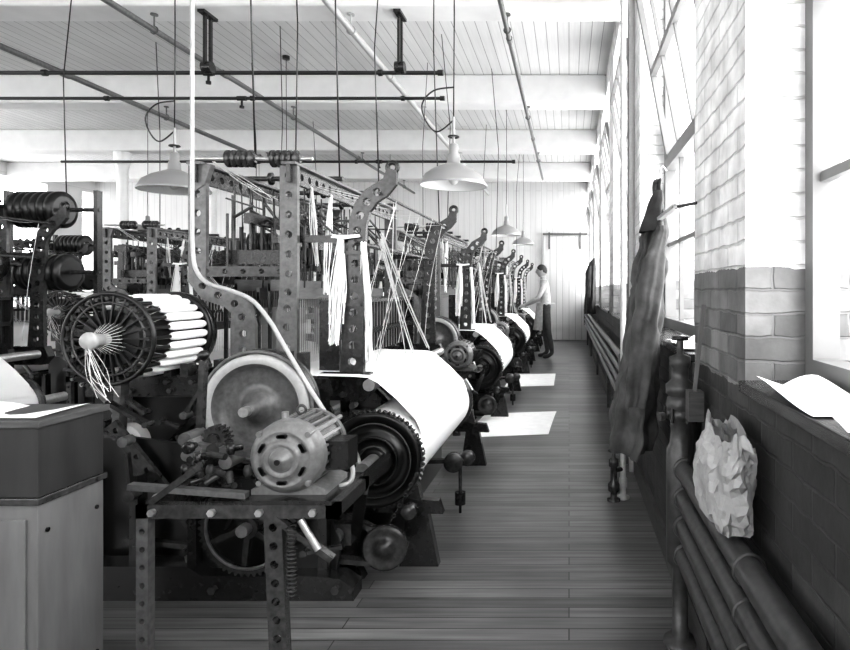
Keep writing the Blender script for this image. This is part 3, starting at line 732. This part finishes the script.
b=MB(); b.cyl((.44,4.2,0),(.44,4.2,H-.002),.02,M_pale,12); b.cyl((.44,4.35,0),(.44,4.35,H-.002),.013,M_grey,12); b.obj('wall_conduit')

def loft(b,secs,m,n=48,amp=.02,seed=0,freq=7,ns=6,smooth=True,base=.25):
    vs=[];fs=[]
    for j,(cx,cy,cz,rx,ry) in enumerate(secs):
        for i in range(n):
            th=math.tau*i/n; t=j/(len(secs)-1)
            f=1+amp/max(rx,ry)*(base+t)*(math.sin(freq*th+seed+t*1.5)+.5*math.sin((freq*2+1)*th+2*seed+t*3))
            p=Vector((cx+rx*f*math.cos(th),cy+ry*f*math.sin(th),cz)); d=noise.noise(p*ns+Vector((seed,0,0)))*amp*.8
            d2=noise.noise(p*ns+Vector((0,seed,5)))*amp*.8
            vs.append((p.x+d,p.y+d2,p.z+.3*d))
    for j in range(len(secs)-1):
        for i in range(n):
            k=(i+1)%n; fs.append((j*n+i,j*n+k,(j+1)*n+k,(j+1)*n+i))
    fs.append(tuple(range(n))); b.add(vs,fs,m,smooth)
def dense(secs,k=6):
    out=[]
    for a,c in zip(secs,secs[1:]):
        for i in range(k):
            t=i/k; out.append(tuple(a[q]+(c[q]-a[q])*t for q in range(5)))
    out.append(secs[-1]); return out
b=MB()
loft(b,dense([(.43,2.86,1.80,.006,.008),(.425,2.86,1.70,.015,.03),(.41,2.86,1.58,.04,.09),(.385,2.86,1.40,.062,.20),(.36,2.86,1.15,.072,.22),(.33,2.86,.90,.08,.25),(.30,2.84,.70,.085,.27),(.285,2.84,.54,.09,.24)]),M_gcloth,84,.034,1.3,5,12)
loft(b,dense([(.42,2.70,1.56,.02,.03),(.365,2.60,1.40,.045,.06),(.32,2.56,1.15,.05,.06),(.29,2.55,.90,.043,.055),(.28,2.54,.78,.036,.05)]),M_gcloth,32,.016,2.1,3,14)
loft(b,dense([(.425,2.86,1.74,.022,.045),(.405,2.84,1.66,.04,.085),(.385,2.82,1.54,.055,.12)]),M_dcloth,28,.012,5.1,4,12)
b.tube([(.43,2.86,1.79),(.44,2.86,1.86),(.465,2.87,1.84)],.005,M_steel,6,4)
b.box(.40,.42,2.3,3.5,1.585,1.60,M_pale)
b.cyl((.41,2.32,1.59),(.47,2.20,1.59),.006,M_mid,8); b.cyl((.41,3.48,1.59),(.47,3.99,1.59),.006,M_mid,8)
b.obj('hanging_coat')
b=MB()
loft(b,dense([(.42,9.9,1.80,.01,.02),(.39,9.9,1.72,.05,.09),(.36,9.9,1.55,.08,.16),(.36,9.9,1.3,.085,.18),(.35,9.9,1.05,.085,.18),(.35,9.9,.88,.09,.17)]),M_dcloth,40,.016,3.3)
loft(b,dense([(.33,9.76,1.66,.03,.04),(.31,9.70,1.45,.045,.05),(.30,9.70,1.15,.04,.045)],),M_dcloth,20,.008,1.1,3)
b.tube([(.42,9.9,1.79),(.44,9.9,1.86),(.472,9.9,1.83)],.006,M_steel,6,4)
b.obj('hanging_jacket')

# crumpled paper bag: faceted folds
b=MB()
secs=dense([(.402,1.55,.684,.046,.13),(.396,1.54,.73,.056,.15),(.395,1.54,.79,.058,.155),(.392,1.53,.84,.052,.16),(.40,1.52,.88,.042,.16),(.40,1.51,.92,.030,.155)],3)
rb=random.Random(3); n=38; vs=[];fs=[]
for j,(cx_,cy_,cz_,rx,ry) in enumerate(secs):
    for i in range(n):
        th=math.tau*(i+.5*(j%2))/n; k=1+rb.uniform(-.07,.07)+.10*math.sin(5*th+j*.5); c,s_=math.cos(th),math.sin(th)
        c=math.copysign(abs(c)**.75,c); s_=math.copysign(abs(s_)**.75,s_)
        zz=cz_+(rb.uniform(-.006,.006) if 0<j<len(secs)-1 else (0 if j==0 else .022*math.sin(th*3+1)+rb.uniform(-.01,.01)))
        vs.append((min(.462,cx_+rx*c*k),cy_+ry*s_*k,zz))
for j in range(len(secs)-1):
    for i in range(n):
        k=(i+1)%n; a0,a1,b0,b1=j*n+i,j*n+k,(j+1)*n+i,(j+1)*n+k
        if j%2==0: fs+=[(a0,a1,b0),(a1,b1,b0)]
        else: fs+=[(a0,b1,b0),(a0,a1,b1)]
fs.append(tuple(range(n))); b.add(vs,fs,M_brown,False)
b.obj('paper_bag')
b=MB()
b.bar((.425,2.03,.93),(.455,2.03,1.22),.016,.012,M_lwood); b.box(.40,.45,2.00,2.06,.83,.93,M_wood)
for i in range(40): 
    x=U(.405,.445); y=U(2.005,2.055); b.tube([(x,y,.83),(x+U(-.006,.006),y,.68)],.0018,M_black,3)
b.obj('bench_brush')
b=MB(); b.box(.415,.468,2.30,2.42,0,1.0,M_wood); b.box(.405,.415,2.29,2.43,.9,.98,M_wood); b.obj('wooden_post_box')
b=MB()
b.grid(lambda u,v:(.455+.15*u,1.12+.34*v,SILL+.004+.03*abs(math.sin(u*3+v*2))*v),10,10,M_paper)
b.grid(lambda u,v:(.46+.14*u,.75+.30*v,SILL+.004+.02*abs(math.sin(u*2+v*4))),10,10,M_paper)
b.obj('loose_papers')
b=MB()
b.grid(lambda u,v:(.45+.15*u,2.35+.45*v,SILL+.01+.07*abs(noise.noise(Vector((u*3,v*5,2))))*math.sin(math.pi*min(1,max(0,v)))),16,22,M_paper)
b.obj('crumpled_paper')
b=MB(); b.grid(lambda u,v:(-.90+.72*u+.05*v,5.15+1.0*v+.12*u,.004+.012*abs(math.sin(u*3+1))*v*(1-v)*4),16,10,M_paper); b.obj('floor_paper_sheet')
b=MB(); b.grid(lambda u,v:(-.84+.64*u,7.85+1.15*v+.1*u,.004+.012*abs(math.sin(u*3+2))*v*(1-v)*4),16,10,M_paper); b.obj('floor_paper_sheet')

# ------------------------------------------------------------------ mill worker, facing -x
W=empty('mill_worker',(-.44,11.22,0))
def skin(name,V,E,rad,root,sub=2):
    me=bpy.data.meshes.new(name); me.from_pydata(V,E,[]); ob=bpy.data.objects.new(name,me); COL.objects.link(ob)
    sk=ob.modifiers.new('s','SKIN'); sk.use_smooth_shade=True
    for i,r in enumerate(rad):
        d=me.skin_vertices[0].data[i]; d.radius=r if isinstance(r,tuple) else (r,r); d.use_root=(i==root)
    ss=ob.modifiers.new('u','SUBSURF'); ss.levels=sub; ss.render_levels=sub
    dg=bpy.context.evaluated_depsgraph_get(); dg.update()
    m2=bpy.data.meshes.new_from_object(ob.evaluated_get(dg)); ob.modifiers.clear(); ob.data=m2
    for p in m2.polygons: p.use_smooth=True
    return ob
V=[(0,0,.94),(.01,0,1.08),(-.01,0,1.24),(-.03,0,1.38),(-.045,0,1.47),(-.055,0,1.55),
   (-.02,.15,1.40),(-.05,.21,1.28),(-.10,.235,1.12),(-.24,.17,1.04),(-.36,.10,.99),
   (-.02,-.15,1.40),(-.05,-.21,1.28),(-.12,-.235,1.13),(-.26,-.20,1.05),(-.38,-.17,.99),
   (0,.09,.88),(-.01,.10,.70),(-.02,.105,.50),(.02,.11,.28),(.03,.11,.10),(-.05,.12,.045),(-.15,.125,.035),
   (0,-.09,.88),(.03,-.10,.70),(.05,-.105,.50),(.10,-.11,.28),(.13,-.11,.10),(.05,-.12,.045),(-.05,-.125,.035)]
E=[(0,1),(1,2),(2,3),(3,4),(4,5),(3,6),(6,7),(7,8),(8,9),(9,10),(3,11),(11,12),(12,13),(13,14),(14,15),
   (0,16),(16,17),(17,18),(18,19),(19,20),(20,21),(21,22),(0,23),(23,24),(24,25),(25,26),(26,27),(27,28),(28,29)]
rad=[(.15,.11),(.14,.10),(.15,.105),(.13,.10),(.062,.06),(.055,.055),
     .072,.056,.046,.04,.028,.072,.056,.046,.04,.028,
     .10,.088,.066,.056,.042,.042,.034,.10,.088,.066,.056,.042,.042,.034]
body=skin('body',V,E,rad,0)
for m in (M_shirt,M_trou,M_skin,M_shoe): body.data.materials.append(m)
for p in body.data.polygons:
    c=p.center
    if c.z<.10: k=3
    elif c.z<1.0 and c.x>-.19 and abs(c.y)<.24: k=1
    elif c.z>1.475 or c.x<-.21: k=2
    else: k=0
    p.material_index=k
body.parent=W
b=MB(); hx,hz=-.07,1.625
def hp(th,ph,s=1.0,hair=False):
    x=math.sin(ph)*math.cos(th); y=math.sin(ph)*math.sin(th); z=math.cos(ph)
    rx,ry,rz=.098,.077,.118
    if z<0:
        ry*=1-.30*(-z)**1.3; rx*=1-.10*(-z)
    X=x*rx*s; Y=y*ry*s; Z=z*rz*s
    if not hair and x<0:
        d=math.exp(-((y/.17)**2)-((z+.16)/.22)**2)*.026; X-=d
        d=math.exp(-((abs(y)-.33)/.15)**2-((z-.02)/.12)**2)*.010; X+=d
        d=math.exp(-((y/.3)**2)-((z+.52)/.10)**2)*.006; X-=d
        d=math.exp(-((y/.3)**2)-((z+.85)/.12)**2)*.012; X-=d
    return (hx+X,Y,hz+Z)
b.grid(lambda u,v:hp(math.tau*u,math.pi*v),48,40,M_skin)
def hairp(u,v):
    th=math.tau*u; f=(1+math.cos(th))/2
    ph=v*(math.radians(52)+math.radians(62)*f**.6)
    return hp(th,ph,1.07+.01*math.sin(th*23),True)
b.grid(hairp,48,18,M_hair)
for sy in (-1,1):
    b.ball((hx-.083,sy*.027,hz+.006),.009,M_eye,10)
    b.ball((hx+.005,sy*.077,hz-.01),.026,M_skin,12,(.7,.35,1.15))
    b.bar((hx-.09,sy*.042,hz+.024),(hx-.096,sy*.015,hz+.026),.006,.005,M_hair)
b.bar((hx-.096,-.02,hz-.062),(hx-.096,.02,hz-.062),.004,.006,M_eye)
b.obj('head',parent=W)
b=MB()
for w,d,sy in (((-.36,.10,.99),Vector((-.85,-.35,-.25)),1),((-.38,-.17,.99),Vector((-.9,-.1,-.3)),-1)):
    d.normalize(); w=Vector(w); side=d.cross(Vector((0,0,1))).normalized(); dn=side.cross(d).normalized()
    if dn.z>0: dn=-dn
    b.tube([w-d*.01,w+d*.03,w+d*.06,w+d*.085],[.026,.034,.036,.028],M_skin,12,3)
    for i,(o,L) in enumerate(((-.027,.064),(-.009,.074),(.009,.070),(.026,.055))):
        r=w+d*.075+side*o
        b.tube([r,r+d*L*.4,r+d*L*.75+dn*L*.25,r+d*L*.85+dn*L*.6],[.0095,.009,.008,.006],M_skin,8,3)
    r=w+d*.025-side*.03*sy
    b.tube([r,r-side*.02*sy+d*.02+dn*.01,r-side*.024*sy+d*.045+dn*.02],[.012,.010,.007],M_skin,8,3)
b.obj('hands',parent=W)
# waist apron
b=MB()
def ap(u,v):
    a=math.radians(-80+160*v); z=1.03-.50*u
    rr=.155+.06*u; ry=.18+.04*u
    f=1+.04*math.sin(9*a+u*2)*u
    return (-.0-rr*f*math.cos(a)-.01,ry*f*math.sin(a),z)
b.grid(ap,20,40,M_apron)
b.torus((0,0,1.02),(0,0,1),.165,.010,M_apron,32,6)
b.obj('apron',parent=W)

# ------------------------------------------------------------------ light: overcast sky through the windows
wd=bpy.data.worlds.new('overcast_sky'); scene.world=wd; wd.use_nodes=True
bg=wd.node_tree.nodes['Background']; bg.inputs[0].default_value=(1,1,1,1); bg.inputs[1].default_value=11.5
scene.view_settings.view_transform='Standard'
scene.view_settings.look='None'
scene.view_settings.exposure=0.0
scene.view_settings.gamma=0.88

cd=bpy.data.cameras.new('camera'); cam=bpy.data.objects.new('camera',cd); COL.objects.link(cam)
cam.location=(0,0,1.27); cam.rotation_euler=(math.pi/2,0,0)
cd.sensor_width=36; cd.lens=600/850*36
cd.shift_x=(425-569)/850; cd.shift_y=-(325-290)/850
cd.clip_start=.02; cd.clip_end=200
scene.camera=cam
